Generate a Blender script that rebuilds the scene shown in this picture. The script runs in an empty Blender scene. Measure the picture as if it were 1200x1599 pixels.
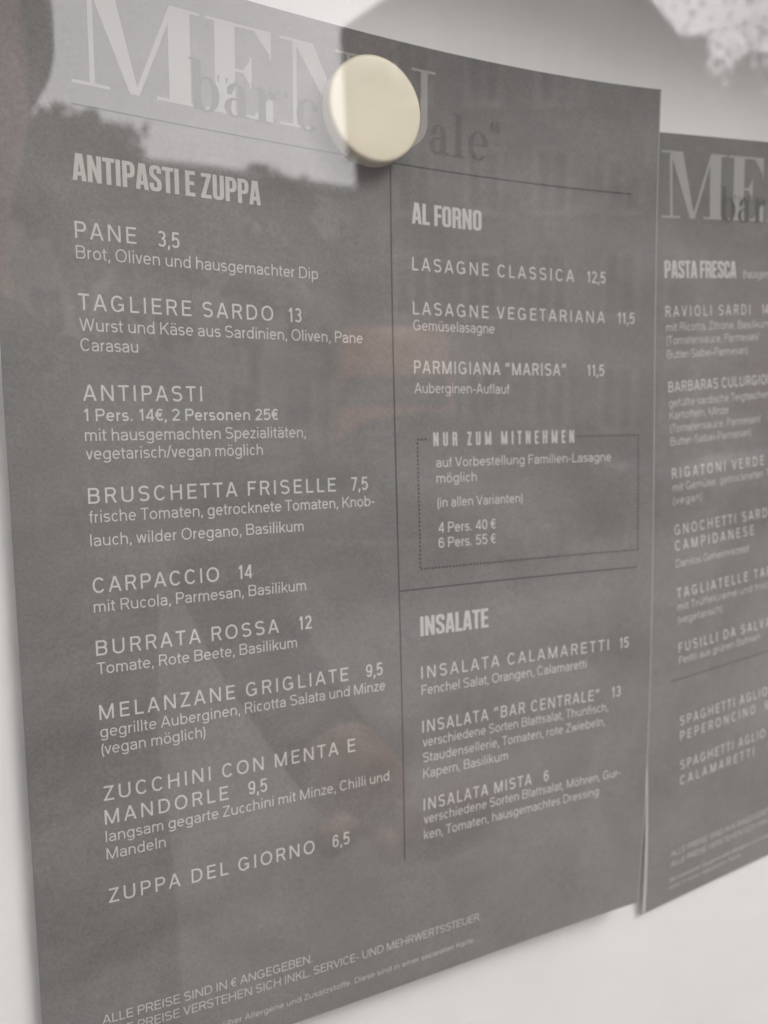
import bpy, bmesh, math, random
from mathutils import Vector, Matrix
random.seed(7)
S = bpy.context.scene
COL = S.collection
PI = math.pi
# ------------------------------------------------------------------ camera, sky, sun, exposure
ZT = 1.5116                                   # height of the sheet's top left corner, metres
cd = bpy.data.cameras.new('camera')
cam = bpy.data.objects.new('camera', cd); COL.objects.link(cam)
_r = Vector((0.8944303861959952, -0.4471436595450628, -0.007538698689537264))
_u = Vector((0.058287038257909186, 0.09984610419624221, 0.9932942044771804))
_b = Vector((-0.4433924958999686, -0.8888719273357002, 0.11536806912709513))
mw = Matrix((_r, _u, _b)).transposed().to_4x4()
mw.translation = Vector((-0.004706971568, -0.22211285898, ZT - 0.11155518567))
cam.matrix_world = mw
cd.sensor_fit = 'VERTICAL'; cd.sensor_height = 7.2; cd.sensor_width = 5.4
cd.lens = 1242.6 / 1599 * 7.2
cd.clip_start = 0.005; cd.clip_end = 900
cd.dof.use_dof = True; cd.dof.focus_distance = 0.203; cd.dof.aperture_fstop = 2.5
S.camera = cam
w = bpy.data.worlds.new('World'); S.world = w; w.use_nodes = True
nt = w.node_tree; nt.nodes.clear()
sky = nt.nodes.new('ShaderNodeTexSky'); sky.sky_type = 'NISHITA'; sky.sun_disc = False
sky.sun_elevation = math.radians(44); sky.sun_rotation = math.radians(143); sky.dust_density = 2.2; sky.air_density = 1.6
hs = nt.nodes.new('ShaderNodeHueSaturation'); hs.inputs['Saturation'].default_value = 0.10
tint = nt.nodes.new('ShaderNodeMix'); tint.data_type = 'RGBA'; tint.blend_type = 'MULTIPLY'; tint.inputs[0].default_value = 1
tint.inputs[7].default_value = (1.0, 0.957, 0.972, 1)
bg = nt.nodes.new('ShaderNodeBackground'); bg.inputs[1].default_value = 0.14
wo = nt.nodes.new('ShaderNodeOutputWorld')
nt.links.new(sky.outputs[0], hs.inputs['Color']); nt.links.new(hs.outputs[0], tint.inputs[6])
nt.links.new(tint.outputs[2], bg.inputs[0]); nt.links.new(bg.outputs[0], wo.inputs[0])
sd = bpy.data.lights.new('sun', 'SUN'); sd.energy = 0.5; sd.angle = math.radians(24); sd.color = (1, 0.95, 0.9)
sun = bpy.data.objects.new('sun', sd); COL.objects.link(sun)
sun.rotation_euler = Vector((-math.cos(math.radians(44)) * math.sin(math.radians(37)), math.cos(math.radians(44)) * math.cos(math.radians(37)), -math.sin(math.radians(44)))).to_track_quat('-Z', 'Y').to_euler()
sun.location = (3, -9, 8)
S.view_settings.view_transform = 'Standard'; S.view_settings.look = 'None'
S.view_settings.exposure = 1.53; S.view_settings.gamma = 1; S.view_settings.use_curve_mapping = False
S.render.engine = 'CYCLES'
S.cycles.use_denoising = True
S.cycles.max_bounces = 10; S.cycles.transparent_max_bounces = 16
S.cycles.caustics_reflective = False; S.cycles.caustics_refractive = False

# ------------------------------------------------------------------ helpers
def tag(o, label=None, cat=None, group=None, kind=None):
    if label: o['label'] = label
    if cat: o['category'] = cat
    if group: o['group'] = group
    if kind: o['kind'] = kind
    return o
def empty(name, loc=(0, 0, 0), rz=0):
    o = bpy.data.objects.new(name, None); COL.objects.link(o); o.location = loc; o.rotation_euler = (0, 0, rz)
    o.empty_display_size = 0.05
    return o
def link_mesh(name, verts, faces, mats, parent=None, fm=None, smooth=False, base=(0, 0, 0)):
    me = bpy.data.meshes.new(name)
    b = Vector(base)
    me.from_pydata([tuple(Vector(v) - b) for v in verts], [], faces)
    if not isinstance(mats, (list, tuple)): mats = [mats]
    for m in mats: me.materials.append(m)
    if fm: me.polygons.foreach_set('material_index', fm)
    if smooth: me.polygons.foreach_set('use_smooth', [True] * len(me.polygons))
    me.update()
    o = bpy.data.objects.new(name, me); COL.objects.link(o)
    if parent: o.parent = parent
    return o
def bm_obj(name, bm, mats, parent=None, smooth=False, loc=None):
    me = bpy.data.meshes.new(name); bm.to_mesh(me); bm.free()
    if not isinstance(mats, (list, tuple)): mats = [mats]
    for m in mats: me.materials.append(m)
    if smooth: me.polygons.foreach_set('use_smooth', [True] * len(me.polygons))
    o = bpy.data.objects.new(name, me); COL.objects.link(o)
    if parent: o.parent = parent
    if loc: o.location = loc
    return o
def box(bm, x0, x1, y0, y1, z0, z1, bevel=0):
    v = [bm.verts.new((x, y, z)) for x in (x0, x1) for y in (y0, y1) for z in (z0, z1)]
    fs = [bm.faces.new([v[i] for i in f]) for f in ((0, 1, 3, 2), (4, 6, 7, 5), (0, 4, 5, 1), (2, 3, 7, 6), (0, 2, 6, 4), (1, 5, 7, 3))]
    if bevel:
        es = list({e for f in fs for e in f.edges})
        bmesh.ops.bevel(bm, geom=es, offset=bevel, segments=2, affect='EDGES', profile=0.5)
def tube(bm, a, b, r0, r1, n=8):
    a = Vector(a); b = Vector(b); d = (b - a).normalized()
    s = d.orthogonal().normalized(); t = d.cross(s)
    A = [bm.verts.new(a + (s * math.cos(2 * PI * i / n) + t * math.sin(2 * PI * i / n)) * r0) for i in range(n)]
    B = [bm.verts.new(b + (s * math.cos(2 * PI * i / n) + t * math.sin(2 * PI * i / n)) * r1) for i in range(n)]
    for i in range(n): bm.faces.new((A[i], A[(i + 1) % n], B[(i + 1) % n], B[i]))
    bm.faces.new(A[::-1]); bm.faces.new(B)
def mat(name, col, rough=0.6, spec=0.5, noise=0, scale=5, metal=0, bump=0, bscale=50, coat=0):
    m = bpy.data.materials.new(name); m.use_nodes = True; t = m.node_tree; p = t.nodes['Principled BSDF']
    p.inputs['Roughness'].default_value = rough; p.inputs['Specular IOR Level'].default_value = spec
    p.inputs['Metallic'].default_value = metal; p.inputs['Coat Weight'].default_value = coat
    p.inputs['Base Color'].default_value = (*col, 1)
    tc = t.nodes.new('ShaderNodeTexCoord')
    if noise:
        n = t.nodes.new('ShaderNodeTexNoise'); n.inputs['Scale'].default_value = scale; n.inputs['Detail'].default_value = 6
        r = t.nodes.new('ShaderNodeValToRGB')
        r.color_ramp.elements[0].position = 0.3; r.color_ramp.elements[1].position = 0.7
        r.color_ramp.elements[0].color = (*[c * (1 - noise) for c in col], 1)
        r.color_ramp.elements[1].color = (*[min(1, c * (1 + noise)) for c in col], 1)
        t.links.new(tc.outputs['Object'], n.inputs['Vector']); t.links.new(n.outputs['Fac'], r.inputs[0]); t.links.new(r.outputs[0], p.inputs['Base Color'])
    if bump:
        n2 = t.nodes.new('ShaderNodeTexNoise'); n2.inputs['Scale'].default_value = bscale; n2.inputs['Detail'].default_value = 4
        bp = t.nodes.new('ShaderNodeBump'); bp.inputs['Strength'].default_value = bump; bp.inputs['Distance'].default_value = 0.0005
        t.links.new(tc.outputs['Object'], n2.inputs['Vector']); t.links.new(n2.outputs['Fac'], bp.inputs['Height']); t.links.new(bp.outputs[0], p.inputs['Normal'])
    return m

# ------------------------------------------------------------------ sheet geometry (millimetres on the page -> world metres)
M = Matrix(((0.9999281584564892, -0.0005484101488231093, 0.011974020716661775),
     (-0.011986572730116708, -0.045748752586612096, 0.9988810608430589),
     (0.0, -0.9989528271560565, -0.045752039483747384)))
def page(u, v, d):
    P = (u, v, 4.6316 - d)
    q = M @ Vector(P) / 1000
    return Vector((q.x, q.y, ZT + q.z))
C1 = (3.2441829497134145, 2.1081145295571977, 0.3016828071763911, 2.40883145084197, -4.93847666429139, -2.8120404473528025, -3.5662482803767013)
def bend1(u, v):
    a = (u - 105) / 105; b = (v - 148.5) / 148.5
    return C1[0]*a*a + C1[1]*a*b + C1[2]*b*b + C1[3]*a**3 + C1[4]*a*a*b + C1[5]*a*b*b + C1[6]*b**3
def sheet_one(u, v, h): return page(u, v, bend1(u, v) + h)
Q2 = (198.42563510443645, 12.356621372384085, 0.07108821907243816, -3.2379235025527815, -3.060447873832475, -2.2209258358022104,
      -0.5411200762443178, -1.9170192062642437, -1.7751297825150623, -4.9749087573579365, 2.619684633763837, 0.823839608974658)
def sheet_two(s, t, h):
    U = Q2[0] + s*math.cos(Q2[2]) + t*math.sin(Q2[2]); V = Q2[1] - s*math.sin(Q2[2]) + t*math.cos(Q2[2])
    A = (s - 50) / 100; B = (t - 148.5) / 148.5; k = Q2[6:]
    A = A if A < 0.4 else 0.4 + 0.25*(1 - math.exp(-(A - 0.4)/0.25))
    d = Q2[5] + Q2[3]*A + Q2[4]*B + k[0]*A*A + k[1]*A*B + k[2]*B*B + k[3]*B**3 + k[4]*A*B*B + k[5]*A*A*B
    board = 4.6316 - 0.012*U - 0.0458*V
    e = d - (board + 0.5)
    if e < 1.0: d = board + 0.5 + math.exp(e - 1.0)          # the paper cannot sink into the board
    return page(U, V, d + h)

# ------------------------------------------------------------------ lettering: pen strokes with a width, cut square
def arc(cx, cy, rx, ry, a0, a1, n=None, e=2.15):
    n = n or max(4, int(abs(a1 - a0) / 13))
    o = []
    for i in range(n + 1):
        a = math.radians(a0 + (a1 - a0) * i / n); c, s = math.cos(a), math.sin(a)
        o.append((cx + rx * math.copysign(abs(c)**(2/e), c), cy + ry * math.copysign(abs(s)**(2/e), s)))
    return o
def rib(pts, h, sx=1.0, hv=None):
    """constant width ribbon along pts; sx squeezes x only, stroke keeps its width"""
    P = []
    for x, y in pts:
        p = Vector((x * sx, y))
        if not P or (p - P[-1]).length > 1e-5: P.append(p)
    closed = len(P) > 3 and (P[0] - P[-1]).length < 1e-4
    if closed: P.pop()
    n = len(P); Lf, Rt = [], []
    for i in range(n):
        a = P[i] - P[i - 1] if (i > 0 or closed) else None
        b = P[(i + 1) % n] - P[i] if (i < n - 1 or closed) else None
        da = (a or b).normalized(); db = (b or a).normalized()
        na = Vector((-da.y, da.x)); nb = Vector((-db.y, db.x)); m = na + nb
        m = m.normalized() if m.length > 1e-6 else na
        k = h / max(0.35, m.dot(na))
        Lf.append(P[i] + m * k); Rt.append(P[i] - m * k)
    q = []
    for i in range(n if closed else n - 1):
        j = (i + 1) % n
        q.append((Lf[i], Rt[i], Rt[j], Lf[j]))
    return q
def diag(x0, y0, x1, y1, h, sx=1.0):
    """sloping stroke whose ends are cut level"""
    x0 *= sx; x1 *= sx
    t = h * math.hypot(x1 - x0, y1 - y0) / max(1e-6, abs(y1 - y0))
    return [(Vector((x0 - t, y0)), Vector((x0 + t, y0)), Vector((x1 + t, y1)), Vector((x1 - t, y1)))]
def glyph(c, h, sx):
    """(strokes, ink width, left bearing, right bearing); cap height = 1"""
    H = h / sx
    T = 1 - h; B = h; X = 0.71; XT = X - h
    R = lambda *p: rib(list(p), h, sx)
    RL = lambda p: rib(p, h, sx)
    D = lambda a, b, c_, d: diag(a, b, c_, d, h, sx)
    st, ro, dg = 0.085, 0.055, 0.015
    def low_bowl(W, left=True):
        return RL(arc(W/2, X/2, W/2 - H, X/2 - h + .005, 0, 360))
    if c == 'A': W=.72; return [D(H*1.1,0,W/2-.01,1), D(W-H*1.1,0,W/2+.01,1), R((.17,.31),(W-.17,.31))], W, dg, dg
    if c == 'B': W=.62; return [R((H,0),(H,1)), RL([(H,T),(.36,T)]+arc(.36,(T+.53)/2,.22-H+.02,(T-.53)/2,90,-90)+[(H,.53)]), RL([(.3,.53),(.37,.53)]+arc(.37,(B+.53)/2,W-.37-H,(.53-B)/2,90,-90)+[(H,B)])], W, st, ro
    if c == 'C': W=.68; return [RL(arc(W/2,.5,W/2-H,.5-h+.01,38,322))], W-.02, ro, ro
    if c == 'D': W=.67; return [R((H,0),(H,1)), RL([(H,T),(.28,T)]+arc(.28,.5,W-.28-H,T-.5,90,-90)+[(H,B)])], W, st, ro
    if c == 'E': W=.54; return [R((H,0),(H,1)), R((H,T),(W,T)), R((H,.52),(W-.05,.52)), R((H,B),(W,B))], W, st, .05
    if c == 'F': W=.51; return [R((H,0),(H,1)), R((H,T),(W,T)), R((H,.51),(W-.06,.51))], W, st, .03
    if c == 'G': W=.71; return [RL(arc(W/2,.5,W/2-H,.5-h+.01,40,330)), R((W/2+.04,.45),(W-.02,.45)), R((W-.02-H,.46),(W-.02-H,0.08))], W, ro, st
    if c == 'H': W=.66; return [R((H,0),(H,1)), R((W-H,0),(W-H,1)), R((H,.52),(W-H,.52))], W, st, st
    if c == 'I': return [R((H,0),(H,1))], 2*H, st+.01, st+.01
    if c == 'J': W=.44; return [RL([(W-H,1),(W-H,.28)]+arc(W/2,.28,W/2-H,.28-h,0,-175))], W, .03, st
    if c == 'K': W=.64; return [R((H,0),(H,1)), D(.10,.40,W-H*1.3,1), D(W-H*1.2,0,.26,.58)], W, st, dg
    if c == 'L': W=.49; return [R((H,0),(H,1)), R((H,B),(W,B))], W, st, .02
    if c == 'M': W=.80; return [R((H,0),(H,1)), R((W-H,0),(W-H,1)), D(H*1.2,1,W/2,0), D(W-H*1.2,1,W/2,0)], W, st, st
    if c == 'N': W=.67; return [R((H,0),(H,1)), R((W-H,0),(W-H,1)), D(H*1.2,1,W-H*1.2,0)], W, st, st
    if c == 'O': W=.76; return [RL(arc(W/2,.5,W/2-H,.5-h+.01,0,360))], W, ro, ro
    if c == 'P': W=.58; return [R((H,0),(H,1)), RL([(H,T),(.34,T)]+arc(.34,(T+.46)/2,W-.34-H,(T-.46)/2,90,-90)+[(H,.46)])], W, st, .03
    if c == 'Q': return glyph('O',h,sx)[0]+[D(.72,0,.48,.25)], .76, ro, ro
    if c == 'R': W=.62; return [R((H,0),(H,1)), RL([(H,T),(.35,T)]+arc(.35,(T+.49)/2,W-.03-.35-H,(T-.49)/2,90,-90)+[(H,.49)]), D(W-H*1.1,0,.36,.49)], W, st, .03
    if c == 'S':
        W=.60; r=W/2-H
        return [RL(arc(W/2,(T+.52)/2+.005,r,(T-.52)/2+.005,28,270)+arc(W/2,(B+.52)/2-.005,r,(.52-B)/2+.005,90,-152))], W, ro, ro
    if c == 'T': W=.58; return [R((0,T),(W,T)), R((W/2,0),(W/2,1))], W, .02, .02
    if c == 'U': W=.66; return [RL([(H,1),(H,.34)]+arc(W/2,.34,W/2-H,.34-h+.01,180,360)+[(W-H,1)])], W, st, st
    if c == 'V': W=.68; return [D(H*1.1,1,W/2,0), D(W-H*1.1,1,W/2,0)], W, dg, dg
    if c == 'W': W=1.0; return [D(H*1.1,1,.27,0), D(.5,1,.27,0), D(.5,1,.73,0), D(W-H*1.1,1,.73,0)], W, dg, dg
    if c == 'X': W=.66; return [D(H*1.2,0,W-H*1.2,1), D(W-H*1.2,0,H*1.2,1)], W, dg, dg
    if c == 'Y': W=.66; return [D(H*1.1,1,W/2,.40), D(W-H*1.1,1,W/2,.40), R((W/2,0),(W/2,.45))], W, dg, dg
    if c == 'Z': W=.58; return [R((.02,T),(W,T)), R((0,B),(W,B)), D(H*1.3,h,W-H*1.3,1-h)], W, .03, .03
    if c == 'a':
        W=.48
        return [RL([(W-H,0),(W-H,.45)]+arc(W/2-.01,.47,W/2-H+.01,XT-.47,0,160)), RL([(W-H,.40),(.25,.385)]+arc(.21,.21,.21-H,.175,90,270)+arc(.21,.22,W-.21-H,.22-h+.005,270,350))], W, ro, .07
    if c == 'b': W=.53; return [R((H,0),(H,1)), low_bowl(W)], W, st-.01, ro
    if c == 'c': W=.48; return [RL(arc(W/2,X/2,W/2-H,X/2-h+.005,42,318))], W-.02, ro, .04
    if c == 'd': W=.53; return [R((W-H,0),(W-H,1)), low_bowl(W)], W, ro, st-.01
    if c == 'e': W=.52; return [RL([(H,.37),(W-H,.37)]+arc(W/2,X/2,W/2-H,X/2-h+.005,4,318))], W, ro, ro
    if c == 'f': W=.31; return [RL([(.13,0),(.13,.82)]+arc(.13+.14,.82,.14,T-.82,180,95)), R((0,X-h),(W-.02,X-h))], W, .02, .0
    if c == 'g':
        W=.53
        return [low_bowl(W), RL([(W-H,X),(W-H,-.05)]+arc(W/2,-.05,W/2-H,.23-h,0,-155))], W, ro, st-.01
    if c == 'h': W=.50; return [R((H,0),(H,1)), RL([(H,.40)]+arc(W/2,.42,W/2-H,XT-.42,180,0)+[(W-H,0)])], W, st-.01, st-.01
    if c == 'i': return [R((H,0),(H,X)), R((H,.87),(H,1))], 2*H, st, st
    if c == 'j': W=.16; return [RL([(W-H,X),(W-H,-.12)]+arc(0,-.12,W-H,.16-h,0,-80)), R((W-H,.87),(W-H,1))], W, .0, st
    if c == 'k': W=.49; return [R((H,0),(H,1)), D(.10,.26,W-H*1.3,X), D(W-H*1.1,0,.21,.42)], W, st-.01, dg
    if c == 'l': return [R((H,0),(H,1))], 2*H, st, st
    if c == 'm':
        W=.80; r=(W/2)/2
        return [R((H,0),(H,X)), RL([(H,.42)]+arc((H+W/2)/2,.44,(W/2-H)/2,XT-.44,180,0)+[(W/2,0)]), RL([(W/2,.42)]+arc((W-H+W/2)/2,.44,(W/2-H)/2,XT-.44,180,0)+[(W-H,0)])], W, st-.01, st-.01
    if c == 'n': W=.50; return [R((H,0),(H,X)), RL([(H,.40)]+arc(W/2,.42,W/2-H,XT-.42,180,0)+[(W-H,0)])], W, st-.01, st-.01
    if c == 'o': W=.54; return [low_bowl(W)], W, ro, ro
    if c == 'p': W=.53; return [R((H,-.28),(H,X)), low_bowl(W)], W, st-.01, ro
    if c == 'q': W=.53; return [R((W-H,-.28),(W-H,X)), low_bowl(W)], W, ro, st-.01
    if c == 'r': W=.30; return [R((H,0),(H,X)), RL([(H,.38)]+arc(H+.24,.40,.24,XT-.40,180,98))], W, st-.01, .0
    if c == 's':
        W=.45; r=W/2-H; m=.365
        return [RL(arc(W/2,(XT+m)/2,r,(XT-m)/2+.003,30,270)+arc(W/2,(B+m)/2,r,(m-B)/2+.003,90,-150))], W, .045, .045
    if c == 't': W=.31; return [RL([(.13,.90),(.13,.16)]+arc(.13+.13,.16,.13,.16-h,180,275)), R((0,X-h),(W-.01,X-h))], W, .02, .02
    if c == 'u': W=.50; return [R((W-H,0),(W-H,X)), RL([(H,X),(H,.29)]+arc(W/2,.29,W/2-H,.29-h,180,360))], W, st-.01, st-.01
    if c == 'v': W=.48; return [D(H*1.1,X,W/2,0), D(W-H*1.1,X,W/2,0)], W, dg, dg
    if c == 'w': W=.74; return [D(H*1.1,X,.20,0), D(W/2,X,.20,0), D(W/2,X,W-.20,0), D(W-H*1.1,X,W-.20,0)], W, dg, dg
    if c == 'x': W=.48; return [D(H*1.2,0,W-H*1.2,X), D(W-H*1.2,0,H*1.2,X)], W, dg, dg
    if c == 'y': W=.48; return [D(H*1.1,X,W/2,0), D(W-H*1.1,X,.13,-.28)], W, dg, dg
    if c == 'z': W=.44; return [R((.02,X-h),(W,X-h)), R((0,B),(W,B)), D(H*1.3,h,W-H*1.3,X-h)], W, .03, .03
    if c in 'äöü':
        s, W, l, r = glyph({'ä':'a','ö':'o','ü':'u'}[c],h,sx)
        return s+[R((W/2-.11,.86),(W/2-.11,.98)), R((W/2+.11,.86),(W/2+.11,.98))], W, l, r
    if c == '0': W=.54; return [RL(arc(W/2,.5,W/2-H,.5-h,0,360))], W, .05, .05
    if c == '1': W=.27; return [R((W-H,0),(W-H,1)), D(.05,.73,W-H*1.2,.97)], W, .10, .12
    if c == '2': W=.53; return [RL(arc(W/2,.70,W/2-H,T-.70,165,-25)+[(.08,B)]), R((.02,B),(W,B))], W, .05, .05
    if c == '3': W=.53; return [RL(arc(W/2-.01,(T+.53)/2,W/2-H-.01,(T-.53)/2,150,-90)), RL(arc(W/2-.01,(B+.53)/2,W/2-H+.01,(.53-B)/2,90,-150))], W, .05, .05
    if c == '4': W=.55; return [R((W-.13,0),(W-.13,1)), R((0,.26),(W,.26)), D(.05,.26,W-.14,.98)], W, .04, .05
    if c == '5': W=.53; return [R((.10,T),(W-.03,T)), D(.08,.44,.12,1), RL(arc(W/2-.01,.335,W/2-H+.01,.335-h,132,-148))], W, .05, .05
    if c == '6': W=.53; return [RL(arc(W/2,.33,W/2-H,.33-h,0,360)), RL([(H,.33),(H,.5)]+arc(W/2,.55,W/2-H,T-.55,180,35))], W, .05, .05
    if c == '7': W=.51; return [R((0,T),(W,T)), D(.16,0,W-H*1.2,1-h)], W, .05, .03
    if c == '8': W=.53; return [RL(arc(W/2,(T+.54)/2,W/2-H-.03,(T-.54)/2,0,360)), RL(arc(W/2,(B+.54)/2,W/2-H,(.54-B)/2,0,360))], W, .05, .05
    if c == '9': W=.53; return [RL(arc(W/2,.67,W/2-H,.33-h,0,360)), RL([(W-H,.67),(W-H,.5)]+arc(W/2,.45,W/2-H,.45-h,0,-145))], W, .05, .05
    if c == ',': return [D(.03,-.16,.08,.12)], .11, .06, .07
    if c == '.': return [R((H,0),(H,2.3*h))], 2*H, .08, .09
    if c == '-': return [R((0,.36),(.28,.36))], .28, .05, .05
    if c == '/': return [D(.04,-.03,.30,1.03)], .34, .0, .0
    if c == '(': return [RL(arc(.38,.38,.36-H,.72,128,232))], .19, .06, .03
    if c == ')': return [RL(arc(-.19,.38,.36-H,.72,52,-52))], .19, .03, .06
    if c == '“': return [D(.02,.68,.08,1.0), D(.23,.68,.29,1.0)], .33, .07, .07
    if c == '€': W=.54; return [RL(arc(W/2+.05,.5,W/2-H,.5-h,48,312)), R((0,.59),(W-.10,.59)), R((0,.42),(W-.13,.42))], W, .04, .04
    if c == ':': return [R((H,0),(H,2.3*h)), R((H,.5),(H,.5+2.3*h))], 2*H, .08, .08
    return [], .26, 0, 0                                      # space
def slab_glyph(c, h, sx):
    """narrow heavy capitals of the headings"""
    W = .40; H = h; T = 1 - h; E = 3.2
    R = lambda *p: rib(list(p), h)
    RL = lambda p: rib(p, h)
    r = W/2 - H; ry = .17
    if c == 'I': return [R((H,0),(H,1))], 2*H, .03, .03
    if c == 'A': W=.44; return [diag(H*1.05,0,W/2-.035,1,h*.94), diag(W-H*1.05,0,W/2+.035,1,h*.94), R((.12,.26),(W-.12,.26))], W, 0, 0
    if c == 'T': return [R((0,T),(W-.02,T)), R((W/2-.01,0),(W/2-.01,1))], W-.02, .005, .005
    if c == 'N': W=.43; return [R((H,0),(H,1)), R((W-H,0),(W-H,1)), diag(H*1.1,1,W-H*1.1,0,h*.8)], W, .03, .03
    if c == 'P': return [R((H,0),(H,1)), RL([(H,T),(W-H-.14,T)]+arc(W-H-.14,(T+.46)/2,.14,(T-.46)/2,90,-90,e=E)+[(H,.46)])], W, .03, .015
    if c == 'R': return [R((H,0),(H,1)), RL([(H,T),(W-H-.14,T)]+arc(W-H-.14,(T+.50)/2,.14,(T-.50)/2,90,-90,e=E)+[(H,.50)]), RL([(W-H-.1,.50),(W-H-.02,.44),(W-H-.01,.3),(W-H,0)])], W, .03, .02
    if c == 'S': return [RL([(W-H,.70),(W-H,T-ry)]+arc(W/2,T-ry,r,ry,0,180,e=E)+[(H,.68),(H+.02,.62),(W-H-.02,.40),(W-H,.33),(W-H,h+ry)]+arc(W/2,h+ry,r,ry,0,-180,e=E)+[(H,.31)])], W, .02, .02
    if c == 'E': W=.34; return [R((H,0),(H,1)), R((H,T),(W,T)), R((H,.52),(W-.03,.52)), R((H,h),(W,h))], W, .03, .02
    if c == 'F': W=.33; return [R((H,0),(H,1)), R((H,T),(W,T)), R((H,.50),(W-.02,.50))], W, .03, .0
    if c == 'Z': W=.37; return [R((.01,T),(W,T)), R((0,h),(W,h)), diag(H*1.05,h,W-H*1.05,1-h,h*.95)], W, .02, .02
    if c == 'U': return [RL([(H,1),(H,h+ry)]+arc(W/2,h+ry,r,ry,180,360,e=E)+[(W-H,1)])], W, .03, .03
    if c == 'L': W=.32; return [R((H,0),(H,1)), R((H,h),(W,h))], W, .03, .01
    if c == 'O': return [RL(arc(W/2,T-ry,r,ry,0,180,e=E)+arc(W/2,h+ry,r,ry,180,360,e=E)+[(W-H,T-ry)])], W, .025, .025
    if c == 'C': return [RL([(W-H,.64),(W-H,T-ry)]+arc(W/2,T-ry,r,ry,0,180,e=E)+arc(W/2,h+ry,r,ry,180,360,e=E)+[(W-H,.36)])], W, .025, .02
    if c == 'M': W=.54; return [R((H,0),(H,1)), R((W-H,0),(W-H,1)), diag(H*1.1,1,W/2,.05,h*.72), diag(W-H*1.1,1,W/2,.05,h*.72)], W, .03, .03
    if c == 'H': W=.42; return [R((H,0),(H,1)), R((W-H,0),(W-H,1)), R((H,.52),(W-H,.52))], W, .03, .03
    return [], .16, 0, 0
def line_quads(text, u0, v0, cap, weight, u1=None, sx=1.0, fn=glyph, gap=0.0, right=None):
    """quads in page mm; fits the line between u0 and u1 by its letter gaps"""
    h = weight / 2
    G = [fn(c, h, sx) for c in text]
    k = lambda i: (sx if fn is glyph else sx)
    def width(g): return sum((l + W + r) * sx for s, W, l, r in G) * cap - (G[0][2] + G[-1][3]) * sx * cap + g * (len(G) - 1)
    if u1 is not None: gap = (u1 - u0 - width(0)) / max(1, len(G) - 1)
    if right is not None: u0 = right - width(gap)
    x = u0 - G[0][2] * sx * cap
    out = []
    for s, W, l, r in G:
        x += l * sx * cap
        for i, st in enumerate(s):
            sc = cap
            for q in st:
                if fn is glyph: pts = [(x + p.x * sc, v0 - p.y * sc) for p in q]
                else: pts = [(x + p.x * sc * sx, v0 - p.y * sc) for p in q]
                out.append((pts, i))
        x += (W + r) * sx * cap + gap
    return out
def print_mesh(name, quads, surf, m, parent, base, lift=0.05):
    V, F = [], []
    for pts, i in quads:
        n = len(V)
        for (u, v) in pts: V.append(surf(u, v, lift + 0.004 * (i + 1)))
        F.append(tuple(range(n, n + len(pts))))
    return link_mesh(name, V, F, m, parent, base=base)
def bar_quads(u0, v0, u1, v1, t, lvl=0, step=6.0):
    L = math.hypot(u1 - u0, v1 - v0); n = max(1, int(L / step)); nx, ny = -(v1 - v0) / L * t / 2, (u1 - u0) / L * t / 2
    o = []
    for i in range(n):
        a, b = i / n, (i + 1) / n
        p = lambda f: (u0 + (u1 - u0) * f, v0 + (v1 - v0) * f)
        (ax, ay), (bx, by) = p(a), p(b)
        o.append(([(ax - nx, ay - ny), (bx - nx, by - ny), (bx + nx, by + ny), (ax + nx, ay + ny)], lvl))
    return o
def poly_quads(pts, lvl, x0, y0, sub=6):
    """convex quad given in letter mm (y up), cut into small pieces so that it follows the bend of the page"""
    a, b, c, d = [Vector(p) for p in pts]; o = []
    for i in range(sub):
        for j in range(sub):
            f = lambda s, t: (a.lerp(b, s)).lerp(d.lerp(c, s), t)
            q = [f(i/sub, j/sub), f((i+1)/sub, j/sub), f((i+1)/sub, (j+1)/sub), f(i/sub, (j+1)/sub)]
            o.append(([(x0 + p.x, y0 - p.y) for p in q], lvl))
    return o
def ring_quads(cx, cy, ax, ay, bx, by, a0, a1, lvl, x0, y0, icx=None, n=28):
    """stroke between an outer and an inner ellipse: thick and thin like a Didone letter"""
    icx = cx if icx is None else icx; o = []
    P = lambda i, rx, ry, c: (x0 + c + rx * math.cos(math.radians(a0 + (a1 - a0) * i / n)), y0 - (cy + ry * math.sin(math.radians(a0 + (a1 - a0) * i / n))))
    for i in range(n):
        o.append(([P(i, ax, ay, cx), P(i+1, ax, ay, cx), P(i+1, bx, by, icx), P(i, bx, by, icx)], lvl))
    return o
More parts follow.
